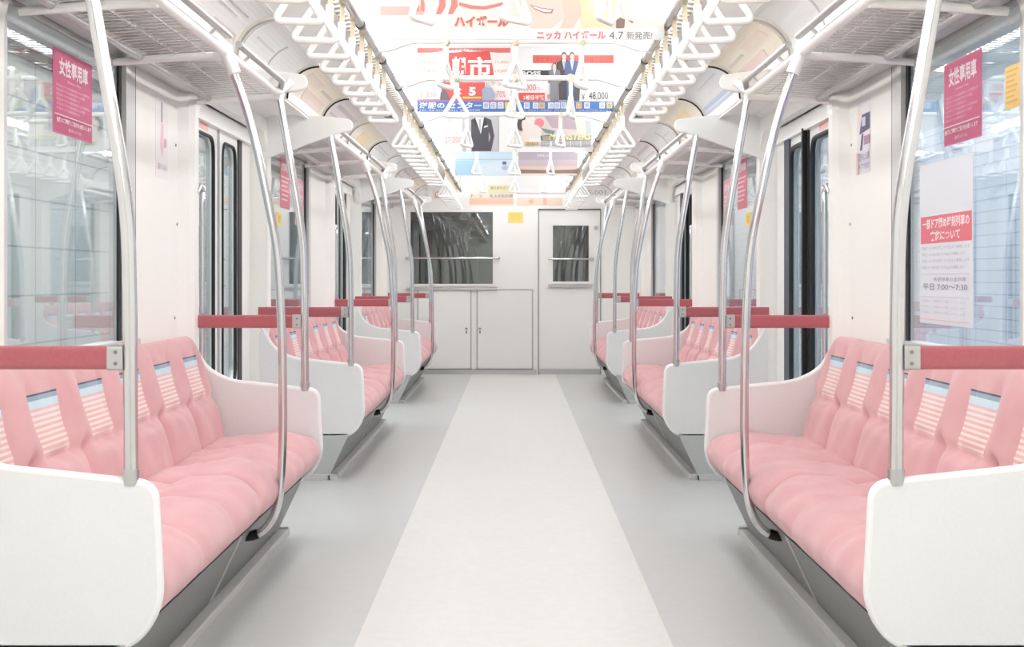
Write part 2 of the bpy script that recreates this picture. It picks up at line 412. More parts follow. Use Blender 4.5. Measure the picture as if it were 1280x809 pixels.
# cab door
mb = MB()
def db(x0, x1, z0, z1): mb.box(x0, x1, YE+.012, YE+.05, z0, z1, PAINT)
g = .006
db(dx0+g, gx0, .02, dz1-g); db(gx1, dx1-g, .02, dz1-g); db(gx0, gx1, .02, gz0); db(gx0, gx1, gz1, dz1-g)
D = struct(mb.build('door_9'))
fr = MB()
for a, b, c, d in ((gx0-.03, gx1+.03, gz1, gz1+.03), (gx0-.03, gx1+.03, gz0-.03, gz0), (gx0-.03, gx0, gz0, gz1), (gx1, gx1+.03, gz0, gz1)): fr.box(a, b, YE-.004, YE+.02, c, d, PAINT)
fr.build('window_frame', D)
MB().box(gx0, gx1, YE+.025, YE+.03, gz0, gz1, CABGLASS).build('door_glass', D)
MB().box(gx0-.05, gx1+.04, YE-.02, YE+.013, gz0-.065, gz0-.035, BRUSH).build('sill', D)
MB().box(dx0+.01, dx1-.01, YE-.002, YE+.013, .0, .06, BRUSH).build('kick_plate', D)
MB().tube([(ex(745), YE+.014, ez(285)), (ex(745), YE-.012, ez(285))], .025, BRUSH, 14).build('lock', D)
hb = MB(); zz = ez(324)
hb.tube(smooth_path([(gx0-.03, YE+.012, zz), (gx0-.03, YE-.03, zz), (gx0, YE-.045, zz), (gx1, YE-.045, zz), (gx1+.04, YE-.03, zz), (gx1+.04, YE+.012, zz)], 4), .013, STEEL, 8); hb.build('window_guard_bar', D)
mb = MB(); mb.box(dx0-.006, dx0+.002, YE-.006, YE+.003, 0, dz1, GREYPL); mb.box(dx1-.002, dx1+.006, YE-.006, YE+.003, 0, dz1, GREYPL); mb.box(dx0, dx1, YE-.006, YE+.003, dz1-.004, dz1+.008, mat('dark_gap', (80, 80, 80)))
struct(mb.build('trim_5'))
# cab window
fr = MB()
for a, b, c, d in ((wx0-.02, wx1+.03, wz1, wz1+.02), (wx0-.02, wx1+.03, wz0-.03, wz0), (wx0-.02, wx0, wz0, wz1), (wx1, wx1+.03, wz0, wz1)): fr.box(a, b, YE-.006, YE+.02, c, d, PAINT)
W7 = struct(fr.build('window_7'))
MB().box(wx0, wx1, YE+.025, YE+.03, wz0, wz1, CABGLASS).build('glass_pane', W7)
MB().box(wx0-.04, wx1+.05, YE-.03, YE, wz0-.07, wz0-.04, BRUSH).build('sill', W7)
MB().tube(smooth_path([(wx0-.02, YE, ez(323)), (wx0-.02, YE-.045, ez(323)), (wx0+.03, YE-.05, ez(323)), (wx1, YE-.05, ez(323)), (wx1+.05, YE-.045, ez(323)), (wx1+.05, YE, ez(323))], 4), .014, STEEL, 8).build('window_guard_bar', W7)
# locker doors in the bulkhead
for i, (a, b, kx, lb) in enumerate(((ex(523), ex(588), ex(583), 'left'), (ex(597), ex(665), ex(600), 'right'))):
    r = thing('locker_door', ((a+b)/2, YE, .05), 'flat white locker panel low in the end wall, the %s one of two' % lb, 'locker', 'locker panels under the cab window')
    reparent(MB().box(a, b, YE-.012, YE, ez(461), ez(363), PAINT).build('panel', bevel=.004), r)
    c = MB(); z0, z1 = ez(461), ez(363)
    for q in ((a-.012, a-.002, z0-.01, z1+.01), (b+.002, b+.012, z0-.01, z1+.01), (a-.012, b+.012, z1+.002, z1+.012), (a-.012, b+.012, z0-.012, z0-.002)): c.box(q[0], q[1], YE-.006, YE, q[2], q[3], GREYPL)
    reparent(c.build('rim'), r)
    kn = MB()
    for zq in (ez(411),): kn.tube([(kx, YE-.01, zq), (kx, YE-.022, zq)], .013, SCREW, 10)
    kn.box(kx-.008, kx+.008, YE-.016, YE-.01, ez(417), ez(413.5), SCREW)
    reparent(kn.build('latch'), r)
struct(MB().box(-1.1, dx0-.02, YE-.03, YE, 0, .05, BRUSH).build('baseboard_end'))
# cab interior behind the glass (dark)
for nm, q in (('wall_cab_back', (-1.5, 1.5, 19.0, 19.1, 0, 2.6)), ('wall_cab_left', (-1.5, -1.42, YE+T, 19, 0, 2.6)), ('wall_cab_right', (1.42, 1.5, YE+T, 19, 0, 2.6)), ('ceiling_cab', (-1.5, 1.5, YE+T, 19, 2.6, 2.65)), ('floor_cab', (-1.5, 1.5, YE+T, 19, -.05, 0))):
    struct(MB().box(*q, CABDARK).build(nm))
r = thing('cab_console', (-.8, 18.6, 0), 'dark driver cab equipment seen through the left end window', 'console')
c = MB(); c.prism(rounded([(-1.25, .0), (-.45, .0), (-.45, 1.45), (-.75, 1.62), (-1.1, 1.62), (-1.25, 1.5)], .08), 'y', 18.3, 18.9, CABMID); reparent(c.build('cabinet'), r)
c = MB(); c.tube(smooth_path([(-.6, 18.2, 0), (-.6, 18.2, 1.3), (-.55, 18.2, 1.7), (-.4, 18.25, 1.95)], 5), .03, CABMID, 8); reparent(c.build('conduit'), r)
r = thing('cab_post', (.66, 18.5, 0), 'pale vertical post seen through the cab door glass', 'post')
c = MB(); c.box(.64, .76, 18.4, 18.5, 0, 2.5, mat('cab_post_beige', (150, 148, 134), .5)); c.box(.60, .80, 18.38, 18.52, 0, .06, CABMID); reparent(c.build('shaft'), r)

# ------------------------------------------------------------------ outside
mb = MB(); mb.box(-3.3, -3.2, Y0, 26, -1, 4, TILEL); struct(mb.build('wall_station_left'))
mb = MB(); mb.box(3.0, 3.1, Y0, 26, -1, 2.15, TILER); mb.box(3.0, 3.1, Y0, 26, 2.15, 4, mat('blue_grey_render', (176, 192, 204), .6)); struct(mb.build('wall_station_right'))
mb = MB(); mb.box(-3.2, -1.55, Y0, 26, -1.1, -1.0, mat('platform_floor', (170, 172, 172), .6)); mb.box(1.55, 3.0, Y0, 26, -1.1, -1, mat('platform_floor', (1, 1, 1))); struct(mb.build('floor_station'))
mb = MB(); mb.box(-3.2, -1.5, Y0, 26, 2.72, 2.8, mat('dark_soffit', (34, 35, 35), .6)); struct(mb.build('ceiling_station_left'))
tag(MB().box(-3.19, -2.9, Y0, 26, 2.50, 2.71, mat('dark_soffit', (0, 0, 0))).build('cable_duct', bevel=.02), 'long dark duct running along the station wall outside the left windows', 'duct')

# ------------------------------------------------------------------ benches
def loft(profile, nmain, y0, y1, ny, disp, m, name, uvf=None, endr=.03, sub=4):
    """closed (x,z) profile swept along y, displaced along its outward normal"""
    pr = [Vector((p[0], 0, p[1])) for p in profile]
    pr = smooth_path(pr, sub, closed=True); n = len(pr)
    A = sum(pr[i].x*pr[(i+1) % n].z-pr[(i+1) % n].x*pr[i].z for i in range(n))
    sg = 1 if A > 0 else -1
    nor = []
    for i in range(n):
        t = (pr[(i+1) % n]-pr[i-1]); nn = Vector((t.z*sg, 0, -t.x*sg)).normalized(); nor.append(nn)
    ys = []
    for k in range(ny+1):
        ys.append(y0+(y1-y0)*k/ny)
    for e in (.002, .006, .012, .02):
        ys += [y0+e, y1-e]
    ys = sorted(set(ys)); vs = []; uv = []
    for y in ys:
        d = min(y-y0, y1-y); q = min(d/endr, 1); ins = endr*(1-sqrt(max(0, 1-(1-q)**2)))
        for i in range(n):
            p = pr[i]+nor[i]*(disp(pr[i], y)-ins)
            vs.append((p.x, y, p.z)); uv.append(uvf(pr[i], y) if uvf else (0, 0))
    fs = []; L = len(ys)
    for j in range(L-1):
        for i in range(n):
            i2 = (i+1) % n; fs.append((j*n+i, j*n+i2, (j+1)*n+i2, (j+1)*n+i))
    mb = MB(); mb.add(vs, fs, m, True); mb.f += [tuple(range(n)), tuple(range((L-1)*n, L*n))]; mb.m += [0, 0]; mb.sm += [True, True]
    return mb, (uv if uvf else None)
SEATP = [(1.25, .40), (1.17, .415), (1.07, .425), (.96, .43), (.88, .425), (.840, .405), (.812, .37), (.810, .335), (.828, .305), (.88, .30), (1.0, .30), (1.15, .30), (1.25, .31)]
BACKP = [(1.215, .41), (1.222, .47), (1.238, .54), (1.26, .61), (1.283, .68), (1.30, .74), (1.312, .79), (1.325, .825), (1.345, .842), (1.363, .825), (1.366, .75), (1.366, .6), (1.364, .45), (1.34, .40), (1.27, .395)]
def G(d, w): return exp(-(d/w)**2)
def bench(s, i, y0, y1):
    npers = 6; y0 += .016; y1 -= .016; pitch = (y1-y0)/npers
    lab = 'pink velour bench seat on the %s side, %s of the three along that wall' % (SIDE[s], BN[i])
    root = thing('bench_seat', (s*1.1, (y0+y1)/2, 0), lab, 'bench', 'pink bench seats')
    def sd(p, y):
        t = (y-y0)/pitch; f = t-math.floor(t); b = min(f, 1-f)*pitch
        top = 1/(1+exp(-(p.z-.35)/.015)) if p.x < 1.2 else .3
        mod = abs(t-3)*pitch
        d = .018*sin(pi*f)**.7*top-.016*G(b, .020)*top*(1 if p.x > .9 else .55)
        d -= .022*G(mod, .016)*top
        fx = (p.x-1.075)
        d -= top*(.046*exp(-(fx*fx+b*b)/.0010)+.014*G(fx, .018)*(1-.5*sin(pi*f)))
        d += top*.010*G(p.x-.97, .06)
        d += top*.0046*sin(19*y+24*p.x+2*sin(7*y))+top*.0036*sin(47*p.x-11*y+1.5*sin(9*y))
        return d
    for a, b in ((y0, (y0+y1)/2), ((y0+y1)/2, y1)):
        mb, uv = loft([(s*x, z) for x, z in SEATP], 0, a+.001, b-.001, 74, lambda p, y: sd(Vector((abs(p.x), 0, p.z)), y), VELOUR, 'seat_cushion')
        reparent(mb.build('seat_cushion'), root)
    def bd(p, y):
        t = (y-y0)/pitch; f = t-math.floor(t); b = min(f, 1-f)*pitch; c = abs(f-.5)*pitch
        front = 1 if p.x < 1.34 else 0
        up = 1/(1+exp(-(p.z-.60)/.02)); lo = 1-up; tp = 1/(1+exp((p.z-.79)/.012))
        edge = 1 if min(y-y0, y1-y) > .06 else .5
        d = up*(.020*G(b, .062)*edge*(.35+.65*tp)+.006*tp-.017*G(c-.105, .030)*tp)
        d += lo*(.028*sin(pi*f)**.6-.018*G(b, .022))
        d -= .034*exp(-((p.z-.592)**2)/.0004)*(.35+.65*G(c, .09))
        d -= .020*exp(-((p.z-.57)**2+b*b)/.0012)
        d += .0018*sin(40*y+30*p.z)*lo
        d -= .010*G((y-(y0+y1)/2), .012)*(1-tp)
        return d*front
    mb, uv = loft([(s*x, z) for x, z in BACKP], 0, y0+.001, y1-.001, 190, lambda p, y: bd(Vector((abs(p.x), 0, p.z)), y), BACKV, 'backrest',
                  uvf=lambda p, y: ((y-y0)/pitch, p.z if abs(p.x) < 1.335 else 0), endr=.045, sub=6)
    # round the top corners of the backrest
    vv = []
    for x, y, z in mb.v:
        d = min(y-y0, y1-y); R = .10
        if z > .62 and d < R:
            cut = R-sqrt(max(0, R*R-(R-d)**2)); z = min(z, z-(z-.62)/.22*cut)
        vv.append((x, y, z))
    mb.v = vv
    reparent(mb.build('backrest', uv=uv), root)
    # skirt under the seat
    sk = MB()
    ya, yb = y0-.03, y1+.03
    pts = [(s*.885, .243), (s*.985, .028), (s*1.33, .028), (s*1.33, .243)]
    sk.prism(pts, 'y', ya+.012, yb-.012, SKIRT); reparent(sk.build('skirt'), root)
    sk = MB()
    for a, b in ((ya, ya+.012), (yb-.012, yb)):
        reparent(MB().prism([(s*.883, .245), (s*.985, .028), (s*1.34, .028), (s*1.34, .245)], 'y', a, b, mat('skirt_end', (188, 191, 190), .4)).build('skirt_end_plate'), root)
    cu = MB(); cu.box(s*.945, s*.996, ya-.02, yb+.02, 0, .028, FRAME)
    for e, q in ((ya-.02, -1), (yb+.02, 1)):
        cu.box(s*.950, s*1.36, e, e-q*.022, 0, .03, FRAME); cu.box(s*.942, s*.985, e+q*.004, e-q*.03, 0, .036, STEEL)
    reparent(cu.build('kick_strip', bevel=.003), root)
    ym = (y0+y1)/2
    for yy in (ym-.012, ym+.012): reparent(MB().prism([(s*.880, .243), (s*.98, .03), (s*.99, .03), (s*.89, .243)], 'y', yy-.006, yy+.006, FRAME).build('joint_strip'), root)
    pn = MB(); pn.box(s*.90, s*1.36, y0, y1, .245, .302, BRUSH); reparent(pn.build('seat_pan'), root)
    return root
for s in (-1, 1):
    for i, (a, b) in enumerate(BAY): bench(s, i, a, b)

# partitions at both bench ends, with their grab pole and padded rail
def partition(s, y, i, e):
    root = thing('seat_partition', (s*1.08, y, .235), 'white speckled partition at the %s end of the %s bench on the %s' % (['near', 'far'][e], BN[i], SIDE[s]), 'partition', 'white seat end partitions')
    raw = [(.822, .607), (.808, .33), (.875, .238), (1.365, .238), (1.365, .80), (1.335, .78), (1.29, .70), (1.19, .645)]
    rad = [.035, .06, .07, 0, 0, .02, .08, .08]
    pts = [(s*x, z) for x, z in rounded(raw, rad, 6)]
    reparent(MB().prism(pts, 'y', y-.014, y+.014, PANEL).build('panel'), root)
    rim = [(s*x, z) for x, z in rounded(raw[:4], [.035, .06, .07, 0], 6)]
    path = [(s*x, z) for x, z in rounded([(1.36, .83)]+[raw[5], raw[6], raw[7]]+raw[:4], [0, .02, .08, .08, .035, .06, .07, 0], 6)]
    reparent(MB().tube([(x, y, z) for x, z in path], .0130, TRIM, 8).build('edge_trim'), root)
for s in (-1, 1):
    for i, (a, b) in enumerate(BAY):
        partition(s, a, i, 0); partition(s, b, i, 1)
def pole_straight(s, y, i, e):
    root = thing('grab_pole', (s*.873, y, .61), 'straight steel pole on the partition at the %s end of the %s %s bench' % (['near', 'far'][e], BN[i], SIDE[s]), 'pole', 'steel poles on the partitions')
    path = smooth_path([(s*.873, y, .61), (s*.875, y, .80), (s*.877, y, 1.05), (s*.887, y, 1.26), (s*.928, y, 1.52), (s*.985, y, 1.85)], 7)
    reparent(MB().tube(path, .0165, STEEL, 14).build('tube'), root)
    reparent(MB().tube([(s*.873, y, .608), (s*.873, y, .645)], .0192, BRUSH, 14).build('base_collar'), root)
    # padded rail to the wall
    r2 = thing('padded_rail', (s*1.1, y, .87), 'dark red padded rail over the %s end of the %s bench on the %s' % (['near', 'far'][e], BN[i], SIDE[s]), 'rail', 'dark red padded rails')
    pts = rounded([(y-.014, .872), (y+.014, .872), (y+.014, .926), (y-.014, .926)], .012, 4)
    reparent(MB().prism(pts, 'x', s*.922, s*(XW+.0), REDPAD, smooth=False).build('pad'), r2)
    br = MB(); br.prism(rounded([(y-.016, .87), (y+.016, .87), (y+.016, .928), (y-.016, .928)], .008, 3), 'x', s*.889, s*.925, BRUSH)
    bo = reparent(br.build('bracket'), r2)
    for zz in (.912, .886): MB().tube([(s*.905, y-.015, zz), (s*.905, y-.019, zz)], .0045, SCREW, 8).build('bolt', bo)
def pole_curved(s, y, i):
    root = thing('curved_pole', (s*.9, y, .2), 'bowed steel pole rising before the middle of the %s bench on the %s' % (BN[i], SIDE[s]), 'pole', 'bowed poles before the benches')
    path = smooth_path([(s*.93, y, .205), (s*.885, y, .207), (s*.846, y, .228), (s*.812, y, .28), (s*.794, y, .36), (s*.785, y, .52), (s*.785, y, .70), (s*.788, y, .89), (s*.803, y, 1.156), (s*.836, y, 1.345), (s*.897, y, 1.615), (s*.975, y, 1.84)], 7)
    reparent(MB().tube(path, .0148, STEEL, 14).build('tube'), root)
    reparent(MB().tube([(s*.948, y, 1.775), (s*.985, y, 1.865)], .023, PAINT, 12).build('top_clamp'), root)
    reparent(MB().tube(smooth_path([(s*.96, y, .203), (s*.90, y, .203), (s*.868, y, .212)], 4), .0175, DKREFL, 12).build('foot_reflection'), root)  # dark reflection on the pole's lower bend, modelled as a dark sleeve
MIDY = [5.03, 9.64, 14.35]
for s in (-1, 1):
    for i, (a, b) in enumerate(BAY):
        pole_straight(s, a, i, 0); pole_straight(s, b, i, 1); pole_curved(s, MIDY[i], i)

# ------------------------------------------------------------------ luggage racks
def rack(s, i, a, b):
    root = thing('luggage_rack', (s*1.15, (a+b)/2, 1.84), 'white wire luggage rack above the %s bench on the %s' % (BN[i], SIDE[s]), 'luggage rack', 'wire luggage racks')
    a2, b2 = a+.02, b-.02
    ft = MB().tube(smooth_path([(s*.98, a2, 1.85), (s*.98, a2+.4, 1.85), (s*.98, b2-.4, 1.85), (s*.98, b2-.12, 1.852), (s*.965, b2-.04, 1.862), (s*.93, b2, 1.90)], 4), .0175, PAINT, 10); reparent(ft.build('front_tube'), root)
    m = MIDY[i]
    g1 = MB().tube([(s*.945, a2+.1, 1.885), (s*.945, m-.12, 1.885)], .0125, BRUSH, 8); reparent(g1.build('guard_tube'), root)
    g2 = MB().tube([(s*.945, m+.06, 1.885), (s*.945, b2-.14, 1.885), (s*.965, b2-.05, 1.865)], .0125, BRUSH, 8); reparent(g2.build('guard_tube'), root)
    st = MB()
    for yy in (a2+.3, m-.3, m+.3, b2-.3): reparent(MB().tube([(s*.98, yy, 1.85), (s*.945, yy, 1.885)], .007, PAINT, 6).build('guard_stay'), root)
    rr = MB(); rr.tube([(s*1.27, a2, 1.83), (s*1.27, b2, 1.83)], .012, BRUSH, 8); rr.box(s*1.30, s*(XW-.001), a2, b2, 1.845, 1.875, BRUSH)
    reparent(rr.build('rear_rail'), root)
    wm = MB(); y = a2+.03
    while y < b2-.02:
        wm.tube([(s*.975, y, 1.852), (s*1.12, y, 1.846), (s*1.27, y, 1.838)], .0019, WIRE, 4, caps=False); y += .052
    for x in (1.05, 1.15): wm.tube([(s*x, a2, 1.848-(x-1)*.03), (s*x, b2, 1.848-(x-1)*.03)], .0022, WIRE, 5)
    reparent(wm.build('wire_shelf'), root)
    for yy in (a+(m-a)*.42, m, b-.02):
        ar = MB(); ar.tube([(s*.98, yy, 1.838), (s*1.12, yy, 1.832), (s*1.36, yy, 1.815)], .0135, PAINT, 8); reparent(ar.build('support_arm'), root)
    for e, y in ((0, a), (1, b)):
        raw = [(1.35, 1.985), (.93, 1.94), (.865, 1.93), (.865, 1.872), (.93, 1.86), (1.35, 1.715 if e == 0 else 1.83)]
        pl = MB().prism([(s*x, z) for x, z in rounded(raw, [0, .03, .025, .025, .03, 0], 5)], 'y', y-.016, y+.016, PAINT)
        reparent(pl.build('end_bracket', bevel=.005), root)
    return root
for s in (-1, 1):
    for i, (a, b) in enumerate(BAY): rack(s, i, a, b)

# ------------------------------------------------------------------ hand straps
def tri(cx, z0, w_, h, r):
    raw = [(cx-w_/2, z0), (cx+w_/2, z0), (cx, z0+h)]
    return rounded(raw, [.026, .026, .020], 5)
def strap_proto(L):
    """origin on the rail axis; hangs down to the ring; returns root and parts"""
    root = bpy.data.objects.new('hand_strap', None); COL.objects.link(root); root.empty_display_size = .05
    zb = -L
    MB().tube([(x, 0, z) for x, z in tri(0, zb+.012, .142, .112, .02)], .0108, PLASTIC, 8, closed=True).build('ring', root)
    MB().prism(rounded([(-.011, zb+.105), (.011, zb+.105), (.013, zb+.182), (-.013, zb+.182)], .004, 3), 'y', -.007, .007, PLASTIC).build('sleeve', root)
    MB().box(-.0085, .0085, -.002, .002, zb+.178, .0, BELT).build('belt', root)
    MB().tube([(-.012, 0, 0), (.012, 0, 0)], .0215, BELT, 12).build('loop', root)
    return root
def copy_tree(o):
    c = o.copy(); COL.objects.link(c)
    for ch in o.children:
        d = ch.copy(); COL.objects.link(d); d.parent = c
    return c
ORD = ['first', 'second', 'third', 'fourth', 'fifth', 'sixth', 'seventh', 'eighth', 'ninth', 'tenth', 'eleventh', 'twelfth']
GR = [(3.81, 10, 'above the nearest bench'), (8.1, 11, 'above the middle bench'), (13.0, 8, 'above the farthest bench')]
proto = None
for s in (-1, 1):
    r = thing('strap_rail', (s*.585, 9, 2.05), 'long white overhead rail carrying the %s row of hand straps' % SIDE[s], 'rail')
    reparent(MB().tube([(s*.585, 0, 2.05), (s*.585, 16.4, 2.05)], .016, BRUSH, 10).build('rail_tube'), r)
    y = 1.0; k = 0
    while y < 16.4:
        hb = MB(); hb.tube(smooth_path([(s*.585, y, 2.05), (s*.60, y, 2.10), (s*.62, y, 2.165)], 3), .010, PAINT, 8); hb.tube([(s*.585, y-.02, 2.05), (s*.585, y+.02, 2.05)], .021, CLAMP, 10); y += .93
        reparent(hb.build('hanger'), r)
    for gi, (ys, cnt, where) in enumerate(GR):
        for k in range(cnt):
            if proto is None: proto = strap_proto(.264); o = proto
            else: o = copy_tree(proto)
            o.location = (s*.592, ys+.33*k, 2.05); o.rotation_euler = (0, s*radians(-2), 0)
            tag(o, 'white hand strap on the %s, %s in the run %s' % (SIDE[s], ORD[k], where), 'hand strap', 'hand straps in the side rows')
# cross rails with three straps each
proto2 = None
CR = [4.66, 6.27, 7.43, 9.07, 11.5, 13.9]
for i, y in enumerate(CR):
    r = thing('cross_rail', (0, y, 2.08), 'white overhead rail crossing the aisle, %s from the front' % ORD[i], 'rail', 'overhead cross rails')
    pts = smooth_path([(-.585, y, 2.045), (-.53, y, 2.052), (-.44, y, 2.08), (-.36, y, 2.085), (.36, y, 2.085), (.44, y, 2.08), (.53, y, 2.052), (.585, y, 2.045)], 5)
    reparent(MB().tube(pts, .013, PAINT, 8).build('rail_tube'), r)
    for j, x in enumerate((-.287, .006, .287)):
        if proto2 is None: proto2 = strap_proto(.205); o = proto2
        else: o = copy_tree(proto2)
        o.location = (x, y, 2.085); o.rotation_euler = (0, 0, radians((62, 48, 66)[j]) if i != 2 else radians((20, 50, 74)[j]))
        tag(o, 'white hand strap over the aisle on the %s cross rail from the front, %s one' % (ORD[i], ['left', 'middle', 'right'][j]), 'hand strap', 'hand straps over the aisle')

# ------------------------------------------------------------------ ceiling grilles and vents
for s in (-1, 1):
    tag(MB().prism([(s*.66, 2.158), (s*.665, 2.138), (s*.705, 2.132), (s*.71, 2.152)], 'y', 1.0, 16.5, SLOTS).build('air_vent'), 'long slotted air vent in the ceiling above the %s strap row' % SIDE[s], 'vent')
    for j, (x, y) in enumerate(((.80, 7.1), (.71, 8.35), (.80, 9.6), (.74, 11.5))):
        z = 2.112+(.93-x)*.048/.31
        tag(MB().tube([(s*x, y, z+.004), (s*x, y, z-.006)], .045, PERF, 20).build('speaker_grille'), 'round perforated speaker grille in the %s ceiling panel, %s from the front' % (SIDE[s], ORD[j]), 'grille', 'round ceiling grilles')

# ------------------------------------------------------------------ coved advertising posters
def cove(s, y0, y1, stripes, label, base):
    cx, cz, R = .93, 1.94, .166
    mb = MB(); N = 12
    bm_ = mat('cove_%d_%d_%d' % base, base, .35)
    def strip(a0, a1, ya, yb, m, dr):
        A = [radians(a0+(a1-a0)*k/N) for k in range(N+1)]
        ri, ro = R-dr, R-dr+.002
        prof = [(s*(cx+ri*sin(a)), cz+ri*cos(a)) for a in A]+[(s*(cx+ro*sin(a)), cz+ro*cos(a)) for a in reversed(A)]
        mb.prism(prof, 'y', ya, yb, m)
    strip(2, 88, y0, y1, bm_, .002)
    for a0, a1, f0, f1, c in stripes:
        strip(a0, a1, y0+(y1-y0)*f0, y0+(y1-y0)*f1, mat('cove_%d_%d_%d' % c, c, .35), .0045)
    tag(mb.build('curved_poster'), label, 'poster', 'curved posters in the ceiling coves')
def rib(s, y, dark, label):
    cx, cz = .93, 1.94; mb = MB()
    for ri, ro, y0, y1, m in ((.154, .170, y-.02, y+.02, mat('rib_cream', (240, 234, 222), .4)), (.148, .156, y-.024, y-.019, RUBBER if dark else GREYPL)):
        A = [radians(90-i*7.5) for i in range(13)]
        prof = [(s*(cx+ri*sin(a)), cz+ri*cos(a)) for a in A]+[(s*(cx+ro*sin(a)), cz+ro*cos(a)) for a in reversed(A)]
        mb.prism(prof, 'y', y0, y1, m)
    tag(mb.build('poster_frame_rib'), label, 'frame rib', 'ribs between the curved posters')
pal = [((232, 234, 236), [(55, 62, .05, .95, (184, 200, 232)), (66, 70, .05, .95, (190, 204, 234)), (20, 24, .1, .7, (214, 214, 214))], 'pale grey curved poster with blue text lines'),
       ((236, 236, 234), [(30, 33, .1, .9, (196, 196, 196)), (40, 42, .1, .8, (200, 200, 200)), (60, 75, .6, .95, (214, 206, 196))], 'off-white curved poster with faint grey lines'),
       ((240, 232, 214), [(20, 40, .1, .5, (236, 222, 206)), (48, 70, .3, .9, (232, 212, 202)), (30, 36, .6, .95, (214, 204, 192))], 'cream and tan curved poster'),
       ((232, 234, 232), [(20, 80, .49, .51, (196, 196, 196)), (40, 44, .1, .45, (212, 212, 212))], 'plain grey curved poster with a dark seam'),
       ((240, 234, 216), [(30, 60, .3, .7, (244, 226, 182)), (66, 74, .1, .9, (220, 200, 190))], 'yellowish curved poster'),
       ((226, 222, 222), [(25, 35, .1, .9, (200, 190, 190)), (50, 55, .1, .9, (206, 196, 190)), (65, 68, .2, .8, (180, 180, 186))], 'pale curved poster with rose-grey bands')]
PO = {-1: [0, 1, 3, 2, 5, 4, 1, 3, 5, 2], 1: [1, 3, 2, 0, 4, 3, 5, 1, 3, 5]}
for s in (-1, 1):
    y = 3.3
    for k in range(10):
        b_, st_, nm = pal[PO[s][k]]
        cove(s, y+.04, y+1.20, st_, '%s, %s in the cove on the %s' % (nm, ORD[k], SIDE[s]), b_)
        rib(s, y+1.24, k in (0, 2, 3, 5), 'curved frame rib after the %s poster in the %s cove' % (ORD[k], SIDE[s]))
        y += 1.28

# ------------------------------------------------------------------ flat printed posters
class Poster:
    """printed sheet: px units, origin top-left, x right, y down; faces local -Y"""
    def __init__(s, pw, ph, w_, bg, th=.003, paper=.70):
        s.paper = paper
        s.k = w_/pw; s.pw = pw; s.ph = ph; s.mb = MB(); s.l = 0; s.th = th
        s.mb.box(0, w_, 0, th, -ph*s.k, 0, s.ink(bg))
    def ink(s, c):
        k = s.paper; l = lin(c)      # reflectance of the printed paper
        return mat('ink_%d_%d_%d_%d' % (*c, int(k*100)), (l[0]*k, l[1]*k, l[2]*k, 1), .45)
    def nxt(s): s.l += 1; return -.00035*s.l
    def poly(s, pts, c):
        y = s.nxt(); s.mb.add([(x*s.k, y, -z*s.k) for x, z in pts], [tuple(range(len(pts)))], s.ink(c)); return s
    def rect(s, x0, y0, x1, y1, c): return s.poly([(x0, y1), (x1, y1), (x1, y0), (x0, y0)], c)
    def ell(s, cx, cy, rx, ry, c, n=20, a0=0, a1=360):
        return s.poly([(cx+rx*cos(radians(a0+(a1-a0)*i/n)), cy-ry*sin(radians(a0+(a1-a0)*i/n))) for i in range(n)], c)
    def text(s, body, x0, y0, x1, y1, c, bold=0, shear=0):
        cu = bpy.data.curves.new('t', 'FONT'); cu.body = body; cu.offset = bold; cu.shear = shear; cu.resolution_u = 2
        ob = bpy.data.objects.new('t', cu); me = bpy.data.meshes.new_from_object(ob)
        if len(me.vertices):
            X = [v.co.x for v in me.vertices]; Y = [v.co.y for v in me.vertices]
            a, b, e, f = min(X), max(X), min(Y), max(Y); y = s.nxt()
            vs = [((x0+(v.co.x-a)/(b-a)*(x1-x0))*s.k, y, -(y1-(v.co.y-e)/(f-e+1e-6)*(y1-y0))*s.k) for v in me.vertices]
            s.mb.add(vs, [tuple(p.vertices) for p in me.polygons], s.ink(c))
        bpy.data.objects.remove(ob); bpy.data.meshes.remove(me); bpy.data.curves.remove(cu); return s
    def person(s, cx, top, h, suit, hair, face=(240, 212, 196), shirt=(245, 248, 252), arms=True):
        u = h/8.0; sh = 1.15*u
        s.poly([(cx-sh, top+1.75*u), (cx-.4*u, top+1.3*u), (cx+.4*u, top+1.3*u), (cx+sh, top+1.75*u), (cx+sh*1.12, top+4.2*u), (cx+.9*u, top+4.4*u), (cx+.85*u, top+h), (cx-.85*u, top+h), (cx-.9*u, top+4.4*u), (cx-sh*1.12, top+4.2*u)], suit)
        s.poly([(cx-.34*u, top+1.3*u), (cx+.34*u, top+1.3*u), (cx, top+3.1*u)], shirt)
        s.poly([(cx-.07*u, top+1.5*u), (cx+.07*u, top+1.5*u), (cx, top+2.9*u)], (120, 130, 160))
        s.ell(cx, top+.62*u, .44*u, .58*u, hair); s.ell(cx, top+.80*u, .36*u, .50*u, face); return s
    def done(s, name, loc, rz, label, cat='poster', group=None, holder=None):
        o = s.mb.build(name, recalc=False); o.location = loc; o.rotation_euler = (0, 0, rz); tag(o, label, cat, group); return o
RED, BLUE, WH, BK = (232, 92, 88), (84, 132, 206), (250, 250, 250), (44, 44, 48)
def hang_holder(o, x0, x1, ztop):
    """clip bar and hanger rods, children of the poster"""
    w_ = x1-x0
    mb = MB(); mb.box(0, w_, -.006, .010, -.004, .012, PAINT); c = mb.build('clip_bar', o)
    mb = MB()
    for q in (.12, .88): mb.tube([(w_*q, .002, .01), (w_*q, .002, ztop)], .004, BRUSH, 6)
    mb.build('hanger_rod', o)
ZC = 2.455
